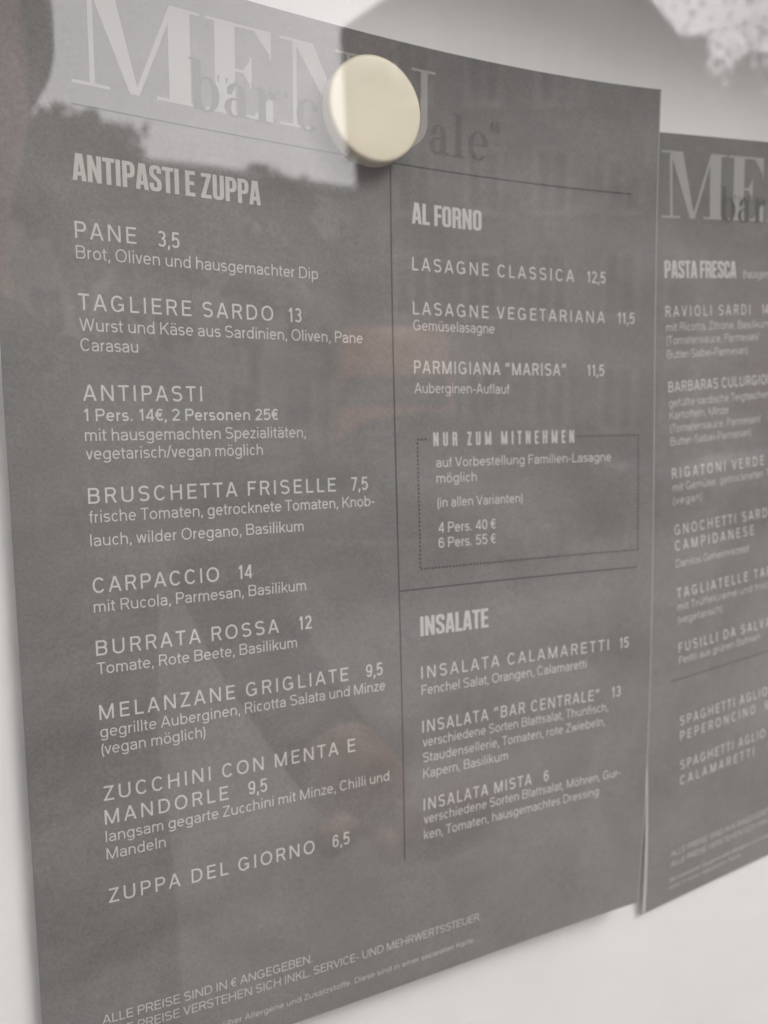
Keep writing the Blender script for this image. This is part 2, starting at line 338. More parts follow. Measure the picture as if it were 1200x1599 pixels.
def didone_menu(u, v, k):
    """MENU, height 23 mm, left foot at u, baseline v"""
    o = []
    def q(*p, x=0, l=0): o.extend(poly_quads(p, l, u + x, v))
    # M
    q((4.2,0.7),(5.4,0.7),(5.4,22),(4.2,22),l=0); q((0,0),(9,0),(9,.75),(0,.75),l=1); q((.2,22.3),(7,22.3),(7,23),(.2,23),l=2)
    q((13.9,0),(16.2,0),(10.4,23),(4.4,23),l=3); q((14.9,0),(16.2,0),(25.6,23),(24.3,23),l=4)
    q((23.9,.7),(29.6,.7),(29.6,22.4),(23.9,22.4),l=5); q((20.6,0),(32.4,0),(32.4,.75),(20.6,.75),l=6); q((24.4,22.3),(32.2,22.3),(32.2,23),(24.4,23),l=7)
    # E
    X = 33.6
    q((2.6,.5),(8.2,.5),(8.2,22.5),(2.6,22.5),x=X,l=0); q((0,0),(19,0),(19,.75),(0,.75),x=X,l=1); q((0,22.3),(18.6,22.3),(18.6,23),(0,23),x=X,l=2)
    q((8,11.1),(13,11.1),(13,11.8),(8,11.8),x=X,l=3); q((12.3,7.6),(12.9,7.6),(12.9,15.4),(12.3,15.4),x=X,l=4); q((10.4,11.2),(12.6,8.2),(12.6,14.8),(10.4,11.7),x=X,l=5)
    q((18.1,16),(18.6,16),(18.6,22.6),(18.1,22.6),x=X,l=4); q((13.6,22.4),(18.3,17),(18.3,22.5),(18.3,22.6),x=X,l=5)
    q((18.4,.4),(19,.4),(19,7.4),(18.4,7.4),x=X,l=6); q((13.2,.6),(18.6,.4),(18.6,.7),(18.6,6.6),x=X,l=7)
    # N
    X = 54.6
    q((4.0,.5),(5.2,.5),(5.2,22.5),(4.0,22.5),x=X,l=0); q((0,0),(9,0),(9,.75),(0,.75),x=X,l=1); q((.2,22.3),(8,22.3),(8,23),(.2,23),x=X,l=2)
    q((19.6,0),(22,0),(10.2,23),(4,23),x=X,l=3); q((20.9,.2),(22,.2),(22,22.5),(20.9,22.5),x=X,l=4); q((17.2,22.3),(25.6,22.3),(25.6,23),(17.2,23),x=X,l=5)
    # U
    X = 80.6
    q((2.8,8),(8.4,8),(8.4,22.5),(2.8,22.5),x=X,l=0); q((0,22.3),(11.4,22.3),(11.4,23),(0,23),x=X,l=1)
    q((19.6,8),(22.0,8),(22.0,22.5),(19.6,22.5),x=X,l=2); q((16.4,22.3),(24.8,22.3),(24.8,23),(16.4,23),x=X,l=3)
    o.extend(ring_quads(12.4, 8.2, 9.6, 8.7, 5.6, 7.4, 180, 360, 4, u + X, v, icx=14.0))
    return o
def wordmark(u, v):
    """bar centrale in a heavy Didone lower case with the small raised 46"""
    o = []
    def q(*p, x=0, l=0): o.extend(poly_quads(p, l, u + x, v, 3))
    def bowl(x, w, a0=0, a1=360, l=3): o.extend(ring_quads(w/2, 4.3, w/2, 4.45, w/2 - 2.1, 4.0, a0, a1, l, u + x, v))
    def A(x):
        q((4.0,.3),(6.1,.3),(6.1,6.2),(4.0,6.2),x=x,l=0); q((6,0),(7.2,.2),(7.2,.7),(6,.7),x=x,l=1)
        o.extend(ring_quads(3.4, 6.2, 2.7, 2.5, .6, 2.1, 0, 170, 2, u + x, v)); o.extend(ring_quads(2.9, 2.4, 2.9, 2.5, 1.0, 2.0, 60, 330, 3, u + x, v))
        q((.8,5.6),(2.3,5.6),(2.3,7.0),(.8,7.0),x=x,l=4)
    def E(x):
        bowl(x, 7.4, 0, 318); q((1.8,4.2),(7.2,4.2),(7.2,4.7),(1.8,4.7),x=x,l=4)
    def stem(x, top, foot=True, l=0):
        q((1.0,.3),(3.2,.3),(3.2,top),(1.0,top),x=x,l=l); q((0,top-.5),(1.4,top-.5),(1.4,top),(0,top),x=x,l=l+1)
        if foot: q((0,0),(4.2,0),(4.2,.5),(0,.5),x=x,l=l+2)
    stem(0,12.6,False); bowl(1.0,7.2)                                     # b
    A(9.5)                                                               # a
    stem(18.2,8.7); o.extend(ring_quads(23.2, 5.6, 2.2, 3.0, 1.6, 2.4, 90, 178, 4, u, v)); q((22.4,6.4),(24.3,6.4),(24.3,8.4),(22.4,8.4),l=5)   # r
    bowl(30.5,7.2,40,320); q((35.2,5.6),(37.0,5.6),(37.0,7.3),(35.2,7.3),l=5)  # c
    E(39.8)                                                              # e
    stem(48.6,8.7); o.extend(ring_quads(53.0, 5.2, 3.0, 3.4, 1.0, 2.8, 0, 178, 4, u, v)); q((54.0,.3),(56.0,.3),(56.0,5.4),(54.0,5.4),l=5); q((53.0,0),(57.2,0),(57.2,.5),(53.0,.5),l=6)  # n
    q((60.2,1.4),(62.3,1.4),(62.3,11.4),(60.2,11.4),l=0); q((58.8,8.1),(64.4,8.1),(64.4,8.6),(58.8,8.6),l=1); o.extend(ring_quads(63.2, 2.1, 3.0, 2.2, 1.0, 1.7, 180, 330, 2, u, v))  # t
    stem(64.0,8.7); o.extend(ring_quads(68.8, 5.6, 2.2, 3.0, 1.6, 2.4, 90, 178, 4, u, v)); q((68.0,6.4),(69.9,6.4),(69.9,8.4),(68.0,8.4),l=5)   # r
    A(74.0); stem(82.4,12.8); E(88.0)                                     # a l e
    o += line_quads('46', u + 95.8, v - 9.2, 3.3, 0.17)
    return o

# ------------------------------------------------------------------ materials of the sheets and the case
def paper_print():
    m = bpy.data.materials.new('charcoal_print'); m.use_nodes = True; t = m.node_tree; p = t.nodes['Principled BSDF']
    tc = t.nodes.new('ShaderNodeTexCoord')
    def noise(sc, det, dist=0.0):
        n = t.nodes.new('ShaderNodeTexNoise'); n.inputs['Scale'].default_value = sc; n.inputs['Detail'].default_value = det; n.inputs['Distortion'].default_value = dist
        t.links.new(tc.outputs['Object'], n.inputs['Vector']); return n
    a = noise(19, 9, 0.9); b = noise(1300, 2); c = noise(140, 5, 1.5)
    def mr(n, lo, hi, f0=0.3, f1=0.7):
        r = t.nodes.new('ShaderNodeMapRange'); r.inputs[1].default_value = f0; r.inputs[2].default_value = f1; r.inputs[3].default_value = lo; r.inputs[4].default_value = hi
        t.links.new(n.outputs['Fac'], r.inputs[0]); return r
    def mul(x, y):
        k = t.nodes.new('ShaderNodeMath'); k.operation = 'MULTIPLY'; t.links.new(x.outputs[0], k.inputs[0]); t.links.new(y.outputs[0], k.inputs[1]); return k
    f = mul(mul(mr(a, 0.83, 1.17), mr(b, 0.87, 1.13)), mr(c, 0.94, 1.06))
    x = t.nodes.new('ShaderNodeVectorMath'); x.operation = 'SCALE'; x.inputs[0].default_value = (0.160, 0.152, 0.149)
    t.links.new(f.outputs[0], x.inputs['Scale']); t.links.new(x.outputs[0], p.inputs['Base Color'])
    p.inputs['Roughness'].default_value = 0.62; p.inputs['Specular IOR Level'].default_value = 0.35
    return m
M_PRINT = paper_print()
M_PAPER = mat('paper_edge', (0.72, 0.71, 0.69), 0.8)
M_INK = mat('pale_lettering', (0.54, 0.53, 0.51), 0.65, 0.3)
M_HEAD = mat('heading_lettering', (0.50, 0.49, 0.47), 0.65, 0.3)
M_MENU = mat('masthead_grey', (0.34, 0.33, 0.32), 0.65, 0.3)
M_DARK = mat('dark_print', (0.045, 0.043, 0.042), 0.6, 0.3)
M_LOGO = mat('wordmark_print', (0.098, 0.094, 0.091), 0.6, 0.3)
M_BOARD = mat('white_board', (0.80, 0.785, 0.775), 0.45, 0.4, noise=0.03, scale=14, bump=0.05, bscale=400)
M_ALU = mat('brushed_aluminium', (0.55, 0.55, 0.54), 0.35, 0.5, metal=0.9)
def glass_mat():
    m = bpy.data.materials.new('clear_glass'); m.use_nodes = True; t = m.node_tree; t.nodes.clear()
    o = t.nodes.new('ShaderNodeOutputMaterial'); mx = t.nodes.new('ShaderNodeMixShader')
    tr = t.nodes.new('ShaderNodeBsdfTransparent'); tr.inputs[0].default_value = (0.965, 0.972, 0.965, 1)
    gl = t.nodes.new('ShaderNodeBsdfGlossy'); gl.inputs['Roughness'].default_value = 0.0
    tc = t.nodes.new('ShaderNodeTexCoord'); nz = t.nodes.new('ShaderNodeTexNoise'); nz.inputs['Scale'].default_value = 13; nz.inputs['Detail'].default_value = 1.5
    bp = t.nodes.new('ShaderNodeBump'); bp.inputs['Strength'].default_value = 1.0; bp.inputs['Distance'].default_value = 0.00013   # the slight waviness of an old pane
    t.links.new(tc.outputs['Object'], nz.inputs['Vector']); t.links.new(nz.outputs['Fac'], bp.inputs['Height']); t.links.new(bp.outputs[0], gl.inputs['Normal'])
    ge = t.nodes.new('ShaderNodeNewGeometry'); d = t.nodes.new('ShaderNodeVectorMath'); d.operation = 'DOT_PRODUCT'
    t.links.new(ge.outputs['Incoming'], d.inputs[0]); t.links.new(ge.outputs['Normal'], d.inputs[1])
    def mth(op, a, b=None):
        k = t.nodes.new('ShaderNodeMath'); k.operation = op
        for i, z in enumerate((a, b)):
            if z is None: continue
            if isinstance(z, (int, float)): k.inputs[i].default_value = z
            else: t.links.new(z, k.inputs[i])
        return k.outputs[0]
    cth = mth('ABSOLUTE', d.outputs['Value']); pw = mth('POWER', mth('SUBTRACT', 1.0, cth), 5.0)
    F = mth('ADD', mth('MULTIPLY', pw, 0.945), 0.055)            # Schlick, the same from both sides
    t.links.new(F, mx.inputs[0]); t.links.new(tr.outputs[0], mx.inputs[1]); t.links.new(gl.outputs[0], mx.inputs[2]);     # a thin uneven film of dust and wiped smears on the pane
    df = t.nodes.new('ShaderNodeBsdfDiffuse'); df.inputs[0].default_value = (0.8, 0.79, 0.78, 1); m2 = t.nodes.new('ShaderNodeMixShader')
    mp = t.nodes.new('ShaderNodeMapping'); mp.inputs['Rotation'].default_value = (0, 0.5, 0); mp.inputs['Scale'].default_value = (9, 9, 26)
    n2 = t.nodes.new('ShaderNodeTexNoise'); n2.inputs['Scale'].default_value = 1.6; n2.inputs['Detail'].default_value = 6; n2.inputs['Distortion'].default_value = 0.8
    mr = t.nodes.new('ShaderNodeMapRange'); mr.inputs[1].default_value = 0.35; mr.inputs[2].default_value = 0.75; mr.inputs[3].default_value = 0.006; mr.inputs[4].default_value = 0.034
    t.links.new(tc.outputs['Object'], mp.inputs['Vector']); t.links.new(mp.outputs[0], n2.inputs['Vector']); t.links.new(n2.outputs['Fac'], mr.inputs[0])
    t.links.new(mr.outputs[0], m2.inputs[0]); t.links.new(mx.outputs[0], m2.inputs[1]); t.links.new(df.outputs[0], m2.inputs[2]); t.links.new(m2.outputs[0], o.inputs[0])
    return m
M_GLASS = glass_mat()

# ------------------------------------------------------------------ the wall case: board, pane, and an unseen frame set to shade the board
def case_box(x0, x1, y0, y1, z0, z1, bevel=0):
    bm = bmesh.new(); box(bm, x0, x1, y0, y1, z0, z1, bevel); return bm
CX0, CX1, CZ0, CZ1 = -0.15, 0.66, ZT - 0.47, ZT + 0.070
case = empty('display_case', (0.255, 0, CZ0))
tag(case, 'white backed menu display case with a clear glass front and an unseen metal rim', 'display case')
off = case.location
def in_case(name, bm, m, parent=case):
    bmesh.ops.translate(bm, verts=bm.verts, vec=-off); return bm_obj(name, bm, m, parent)
in_case('back_board', case_box(CX0, CX1, 0.0007, 0.0127, CZ0, CZ1), M_BOARD)
fr = bmesh.new()
D0, D1 = -0.070, 0.016  # frame added out of view; its top rail shades the upper board
box(fr, CX0 - .03, CX1 + .03, D0, D1, CZ1 + .0005, CZ1 + .03, .002); box(fr, CX0 - .03, CX1 + .03, D0, D1, CZ0 - .03, CZ0 - .0005, .002)
box(fr, CX0 - .03, CX0 - .0005, D0, D1, CZ0 - .0003, CZ1 + .0003); box(fr, CX1 + .0005, CX1 + .03, D0, D1, CZ0 - .0003, CZ1 + .0003)
in_case('unseen_frame', fr, M_ALU)
in_case('glass_pane', case_box(CX0 + .0005, CX1 - .0005, -0.048, -0.045, CZ0 + .0005, CZ1 - .0005), M_GLASS)

# ------------------------------------------------------------------ menu sheets
def sheet_paper(surf, parent, base, W=210, L=297, nu=56, nv=80, th=0.28):
    V, F, fm = [], [], []
    for side in (0, 1):
        for j in range(nv + 1):
            for i in range(nu + 1): V.append(surf(W * i / nu, L * j / nv, 0 if side == 0 else -th))
    n = (nu + 1) * (nv + 1); I = lambda i, j: j * (nu + 1) + i
    for j in range(nv):
        for i in range(nu):
            F.append((I(i, j), I(i, j+1), I(i+1, j+1), I(i+1, j))); fm.append(0)
            F.append((n + I(i, j), n + I(i+1, j), n + I(i+1, j+1), n + I(i, j+1))); fm.append(1)
    rim = [I(i, 0) for i in range(nu)] + [I(nu, j) for j in range(nv)] + [I(i, nv) for i in range(nu, 0, -1)] + [I(0, j) for j in range(nv, 0, -1)]
    for a, b in zip(rim, rim[1:] + rim[:1]):                 # the cut edge has corners of its own so that the face stays flat up to it
        k = len(V); V += [V[a], V[b], V[n + b], V[n + a]]; F.append((k, k + 1, k + 2, k + 3)); fm.append(1)
    return link_mesh('paper', V, F, [M_PRINT, M_PAPER], parent, fm, True, base)
class Sheet:
    def __init__(s, surf, label):
        s.surf = surf; s.base = surf(105, 297, 0)
        s.root = empty('menu_sheet', s.base); tag(s.root, label, 'menu', 'printed menu sheets in the case')
        s.paper = sheet_paper(surf, s.root, s.base)
    def put(s, name, quads, m, parent=None):
        o = print_mesh(name, quads, s.surf, m, s.root if parent is None else parent, s.base)
        return o
    def masthead(s, u=19.4, v=29.5):
        h = s.put('masthead', didone_menu(u, v, 1), M_MENU)
        lg = print_mesh('wordmark', wordmark(u + 29.1, v + .6), s.surf, M_LOGO, h, s.base, 0.11)
        print_mesh('tagline', line_quads('trattoria', u + 36.8, v - 7.4, 2.1, .15, u + 57), s.surf, M_LOGO, h, s.base, 0.11)
    def heading(s, text, u0, v, u1, cap=6.3, wt=.148, gapless=True):
        G = line_quads(text, 0, 0, cap, wt, None, 1.0, slab_glyph)
        wd = max(p[0] for q, i in G for p in q)
        k = (u1 - u0) / wd if gapless else 1.0
        qs = line_quads(text, u0, v, cap, wt, u1, k, slab_glyph) if gapless else line_quads(text, u0, v, cap, wt, u1, 1.0, slab_glyph)
        return s.put('section_heading', qs, M_HEAD)
    def dish(s, name, u0, v, u1, price=None, pu=None, cap=4.0, desc=(), wt=.124, second=None, dcap=3.2, dwt=.105, pv=None, sx=1.13):
        qs = line_quads(name, u0, v, cap, wt, u1, sx)
        if second: qs += line_quads(second[0], u0, second[1], cap, wt, second[2], sx)
        d = s.put('dish_name', qs, M_INK)
        if price:
            s.put('price', line_quads(price, 0, pv or v, cap * .98, wt, None, .97, gap=.10, right=pu), M_INK, d)
        if desc:
            s.text('description', desc, u0, dcap, dwt, d)
        return d
    def text(s, name, rows, u0, cap, wt, parent=None, m=None):
        qs = []
        for (tx, v, u1) in rows: qs += fit_line(tx, u0, v, u1, cap, wt)
        return s.put(name, qs, m or M_INK, parent)
def fit_line(tx, u0, v, u1, cap, wt):
    q = line_quads(tx, 0, 0, cap, wt, None, 1.0); wd = max(p[0] for a, i in q for p in a)
    if u1 is None: return line_quads(tx, u0, v, cap, wt, None, .93)
    sx = (u1 - u0) / wd; sx = max(.74, min(1.28, sx))
    return line_quads(tx, u0, v, cap, wt, u1, sx)

one = Sheet(sheet_one, 'charcoal menu sheet headed by the round cream magnet, listing ANTIPASTI E ZUPPA')
L0, L1 = 18.5, 116.3
one.masthead()
one.heading('ANTIPASTI E ZUPPA', L0, 52.1, 67.9, 6.4)
one.dish('PANE', L0, 65.9, 33.5, '3,5', 44.7, 4.1, [('Brot, Oliven und hausgemachter Dip', 70.8, 84.8)])
one.dish('TAGLIERE SARDO', L0, 83.4, 70.7, '13', 79.3, 4.1, [('Wurst und Käse aus Sardinien, Oliven, Pane', 88.6, 98.8), ('Carasau', 93.6, 32.8)])
d = one.dish('ANTIPASTI', L0, 106.2, 49.4, None, None, 4.1, [('mit hausgemachten Spezialitäten,', 116.5, 79.6), ('vegetarisch/vegan möglich', 121.3, 66.3)])
one.text('price', [('1 Pers. 14€, 2 Personen 25€', 111.4, 71.4)], L0, 3.2, .135, d)
one.dish('BRUSCHETTA FRISELLE', L0, 132.8, 88.7, '7,5', 99.3, 4.1, [('frische Tomaten, getrocknete Tomaten, Knob-', 137.8, 101.4), ('lauch, wilder Oregano, Basilikum', 144.0, 78.0)])
one.dish('CARPACCIO', L0, 156.5, 52.2, '14', 61.8, 4.1, [('mit Rucola, Parmesan, Basilikum', 161.7, 78.1)])
one.dish('BURRATA ROSSA', L0, 173.4, 69.3, '12', 79.5, 4.1, [('Tomate, Rote Beete, Basilikum', 178.5, 74.7)])
one.dish('MELANZANE GRIGLIATE', L0, 191.0, 90.9, '9,5', 102.6, 4.1, [('gegrillte Auberginen, Ricotta Salata und Minze', 195.9, 103.3), ('(vegan möglich)', 200.7, 46.6)])
one.dish('ZUCCHINI CON MENTA E', L0, 213.7, 92.6, '9,5', 64.0, 4.1, [('langsam gegarte Zucchini mit Minze, Chilli und', 225.4, 104.0), ('Mandeln', 230.4, 34.2)], second=('MANDORLE', 220.4, 52.4), pv=220.4)
one.dish('ZUPPA DEL GIORNO', L0, 243.0, 78.3, '6,5', 89.9, 4.1)
one.heading('AL FORNO', L1, 51.7, 141.5, 6.3)
one.dish('LASAGNE CLASSICA', L1, 65.7, 177.1, '12,5', 189.5, 3.95)
one.dish('LASAGNE VEGETARIANA', L1, 79.1, 189.4, '11,5', 201.3, 3.95, [('Gemüselasagne', 83.9, 146.0)])
one.dish('PARMIGIANA “MARISA“', L1, 97.2, 173.6, '11,5', 189.1, 4.0, [('Auberginen-Auflauf', 103.3, 151.5)], sx=1.03)
dots = []
U0, U1, V0, V1 = 116.9, 203.2, 117.8, 158.9
for i in range(int((U1 - U0) / 1.3) + 1):
    uu = U0 + i * 1.3
    if not (120.8 < uu < 177.6): dots += bar_quads(uu, V0, uu + .75, V0, .6)
    dots += bar_quads(uu, V1, uu + .75, V1, .6)
for i in range(int((V1 - V0) / 1.3)):
    vv = V0 + .9 + i * 1.3
    dots += bar_quads(U0, vv, U0, vv + .75, .6) + bar_quads(U1, vv, U1, vv + .75, .6)
one.put('dotted_frame', dots, M_DARK)
h = one.heading('NUR ZUM MITNEHMEN', 122.6, 120.0, 176.8, 4.4, .155, False)
one.text('description', [('auf Vorbestellung Familien-Lasagne', 126.7, 191.9), ('möglich', 131.7, 138.4), ('(in allen Varianten)', 139.5, 156.0)], 123.5, 3.1, .108, h)
one.text('price', [('4 Pers. 40 €', 147.7, 145.4), ('6 Pers. 55 €', 152.6, 145.3)], 123.7, 3.3, .115, h)
one.heading('INSALATE', L1, 180.5, 141.8, 6.4)
one.dish('INSALATA CALAMARETTI', L1, 194.4, 191.2, '15', 199.8, 4.0, [('Fenchel Salat, Orangen, Calamaretti', 199.7, 181.7)])
one.dish('INSALATA “BAR CENTRALE“', L1, 212.2, 184.3+3, '13', 196.7, 4.0, [('verschiedene Sorten Blattsalat, Thunfisch,', 216.9, 191.3), ('Staudensellerie, Tomaten, rote Zwiebeln,', 222.1, 190.1), ('Kapern, Basilikum', 227.4, 149.0)], sx=1.03)
one.dish('INSALATA MISTA', L1, 238.3, 158.9, '6', 166.0, 4.0, [('verschiedene Sorten Blattsalat, Möhren, Gur-', 242.8, 197.6), ('ken, Tomaten, hausgemachtes Dressing', 248.2, 188.1)], sx=1.03)
one.text('footnote', [('ALLE PREISE SIND IN € ANGEGEBEN.', 278.4, 76.7), ('ALLE PREISE VERSTEHEN SICH INKL. SERVICE- UND MEHRWERTSSTEUER.', 282.8, 138.4)], 15.2, 2.7, .095)
one.text('footnote', [('Wir informieren Sie gerne über Allergene und Zusatzstoffe. Diese sind in einer separaten Karte.', 290.4, 136.0)], 15.2, 1.95, .10)
one.put('divider_line', bar_quads(19.0, 34.4, 199.2, 35.2, .42), M_DARK)
one.put('divider_line', bar_quads(109.1, 35.4, 109.1, 253.2, .46), M_DARK)
one.put('divider_line', bar_quads(109.4, 165.2, 202.9, 165.2, .42), M_DARK)

one.put('lit_edge', bar_quads(209.75, .4, 209.75, 296.6, .42), M_MENU)  # pale strip painted where the sheet's edge catches the light

two = Sheet(sheet_two, 'charcoal menu sheet tucked behind the other one and set lower, listing PASTA FRESCA')
two.masthead(17.6, 28.9)
two.heading('PASTA FRESCA', L0, 50.1, 55.7, 6.3)
two.text('description', [('(hausgemacht)', 50.1, 82)], 59.5, 3.2, .095)
D2 = dict(sx=1.05, cap=3.9, dcap=3.0, dwt=.09)
two.dish('RAVIOLI SARDI', L0, 63.9, 63.4, '14', 73.9, desc=[('mit Ricotta, Zitrone, Basilikum', 69.1, 74.3), ('(Tomatensauce, Parmesan/', 73.9, 68.4), ('Butter-Salbei-Parmesan)', 79.0, 61.8)], **D2)
two.dish('BARBARAS CULURGIONES', L0, 91.4, 82.5, desc=[('gefüllte sardische Teigtaschen,', 96.8, 74.9), ('Kartoffeln, Minze', 101.4, 50.2), ('(Tomatensauce, Parmesan/', 106.3, 68.7), ('Butter-Salbei-Parmesan)', 111.2, 62.6)], **D2)
two.dish('RIGATONI VERDE', L0, 123.7, 70.2, desc=[('mit Gemüse, getrockneten Tomaten', 128.5, 88), ('(vegan)', 133.5, 34.0)], **D2)
two.dish('GNOCHETTI SARDI', L0, 145.2, 73.5, '15', 75.5, second=('CAMPIDANESE', 151.3, 63.1), pv=151.3, desc=[('Danilos Geheimrezept', 157.7, 60.0)], **D2)
two.dish('TAGLIATELLE TARTUFO', L0, 169.8, 90.0, desc=[('mit Trüffelcreme und frischem Trüffel', 174.7, 95), ('(vegetarisch)', 179.7, 43.5)], **D2)
two.dish('FUSILLI DA SALVATORE', L0, 191.3, 88, desc=[('Pesto aus grünen Bohnen', 195.8, 65.4)], **D2)
two.put('divider_line', bar_quads(13.9, 201.9, 199, 201.9, .4), M_DARK)
two.dish('SPAGHETTI AGLIO', L0, 221.1, 70, '9', 70.6, second=('PEPERONCINO', 227.3, 62.6), pv=227.3, **D2)
two.dish('SPAGHETTI AGLIO', L0, 239.6, 69.2, '12', 75, second=('CALAMARETTI', 246.1, 62.2), pv=246.1, **D2)
two.text('footnote', [('ALLE PREISE SIND IN € ANGEGEBEN.', 276.4, 75.9), ('ALLE PREISE VERSTEHEN SICH INKL. SERVICE- UND MEHRWERTSSTEUER.', 281.0, 137.5)], 14.3, 2.7, .095)
two.text('footnote', [('Wir informieren Sie gerne über Allergene und Zusatzstoffe. Diese', 288.0, 90), ('sind in einer separaten Karte.', 291.4, 57.5)], 14.3, 1.95, .10)

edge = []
for k in range(50):                                                    # pale strip painted for light caught on this edge, wider towards the foot
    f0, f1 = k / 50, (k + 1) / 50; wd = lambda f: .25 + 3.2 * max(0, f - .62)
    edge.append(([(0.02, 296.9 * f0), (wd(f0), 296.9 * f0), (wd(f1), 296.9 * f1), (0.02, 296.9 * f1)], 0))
two.put('lit_edge', edge, M_HEAD)

# ------------------------------------------------------------------ the round magnet
def magnet():
    m = mat('ivory_plastic', (0.76, 0.70, 0.54), 0.33, 0.5, noise=0.03, scale=60, bump=0.03, bscale=300)
    m.node_tree.nodes['Principled BSDF'].inputs['Subsurface Weight'].default_value = 0.15
    m.node_tree.nodes['Principled BSDF'].inputs['Subsurface Radius'].default_value = (0.004, 0.003, 0.002)
    c = sheet_one(101.5, 22.7, 0.0)
    prof = [(0, 0), (14.0, 0), (14.5, .2), (14.72, .6), (14.75, 2.0), (14.75, 4.5), (14.72, 5.1), (14.6, 5.5), (14.35, 5.8), (14.0, 5.97), (13.4, 6.05), (9, 6.09), (5, 6.1), (0, 6.1)]
    V, F = [], []; n = 72
    for r, z in prof:
        for i in range(n):
            a = 2 * PI * i / n; V.append((r * math.cos(a) / 1000, -z / 1000, r * math.sin(a) / 1000))
    for k in range(len(prof) - 1):
        for i in range(n):
            j = (i + 1) % n; F.append((k*n + i, k*n + j, (k+1)*n + j, (k+1)*n + i))
    o = link_mesh('magnet', V, F, m, None, None, True)
    o.location = c + Vector((0, -0.0003, 0))
    tag(o, 'round cream plastic magnet pinning the masthead of the menu sheet', 'magnet')
magnet()

# ------------------------------------------------------------------ the square in front of the case, seen mirrored in the pane
M_PAVE = mat('grey_paving', (0.20, 0.19, 0.18), 0.85, 0.3, noise=0.25, scale=0.8)
M_ROAD = mat('asphalt', (0.055, 0.055, 0.057), 0.9, 0.3, noise=0.2, scale=1.5)
M_MAUVE = mat('mauve_render', (0.21, 0.15, 0.15), 0.9, 0.2, noise=0.12, scale=0.5)
M_PALE = mat('pale_render', (0.60, 0.56, 0.52), 0.9, 0.2, noise=0.12, scale=0.4)
M_BRICK = mat('red_brown_brick', (0.30, 0.15, 0.12), 0.9, 0.2, noise=0.2, scale=1.2)
M_ROOF = mat('slate_roof', (0.09, 0.085, 0.085), 0.8, 0.3, noise=0.2, scale=2)
M_WFRAME = mat('window_frame_paint', (0.42, 0.41, 0.39), 0.5)
M_PANE = mat('window_pane', (0.015, 0.016, 0.018), 0.3, 0.25)
M_LEAF = mat('leaves', (0.055, 0.065, 0.04), 0.6, 0.3, noise=0.4, scale=0.9)
M_BARK = mat('bark', (0.09, 0.075, 0.06), 0.9, 0.2, noise=0.3, scale=6)
M_ORANGE = mat('orange_paint', (0.55, 0.20, 0.09), 0.35, 0.5, coat=0.4)
M_GREYCAR = mat('grey_paint', (0.09, 0.095, 0.10), 0.3, 0.5, metal=0.3, coat=0.6)
M_RIM = mat('dull_rim', (0.12, 0.12, 0.12), 0.6, 0.3)
M_BLACKCAR = mat('black_paint', (0.02, 0.02, 0.022), 0.35, 0.4, coat=0.3)
M_BLACK = mat('black_plastic', (0.015, 0.015, 0.016), 0.45)
M_RUBBER = mat('tyre_rubber', (0.02, 0.02, 0.02), 0.85)
M_LAMP = mat('headlight_glass', (0.6, 0.6, 0.58), 0.1, 0.6)

def ground(name, x0, x1, y0, y1, z, m):
    return tag(link_mesh(name, [(x0, y0, z), (x1, y0, z), (x1, y1, z), (x0, y1, z)], [(0, 1, 2, 3)], m), kind='structure')
ground('pavement', -300, 300, -400, 60, 0.0, M_PAVE)
ground('road', -300, 300, -17.0, -8.6, 0.004, M_ROAD)

def window(root, x, z, ww, hh, y):
    bm = bmesh.new(); t = 0.09
    box(bm, x - ww/2, x - ww/2 + t, y, y + .06, z, z + hh); box(bm, x + ww/2 - t, x + ww/2, y, y + .06, z, z + hh)
    box(bm, x - ww/2 + t, x + ww/2 - t, y, y + .058, z + hh - t, z + hh); box(bm, x - ww/2 + t, x + ww/2 - t, y, y + .058, z, z + t)
    box(bm, x - .03, x + .03, y, y + .05, z + t, z + hh - t)
    box(bm, x - ww/2 - .08, x + ww/2 + .08, y, y + .14, z - .08, z - .001)
    f = bm_obj('window', bm, M_WFRAME, root)
    bm = bmesh.new(); box(bm, x - ww/2 + t, x + ww/2 - t, y, y + .02, z + t, z + hh - t)
    bm_obj('pane', bm, M_PANE, f)
def slab(bm, q, a0, a1, axis):
    """roof slope: section q swept along one axis"""
    P = (lambda u, z, k: (u, k, z)) if axis == 'y' else (lambda u, z, k: (k, u, z))
    A = [bm.verts.new(P(u, z, a0)) for u, z in q]; B = [bm.verts.new(P(u, z, a1)) for u, z in q]
    bm.faces.new(A); bm.faces.new(B[::-1])
    for i in range(4): bm.faces.new((A[i], B[i], B[(i+1) % 4], A[(i+1) % 4]))
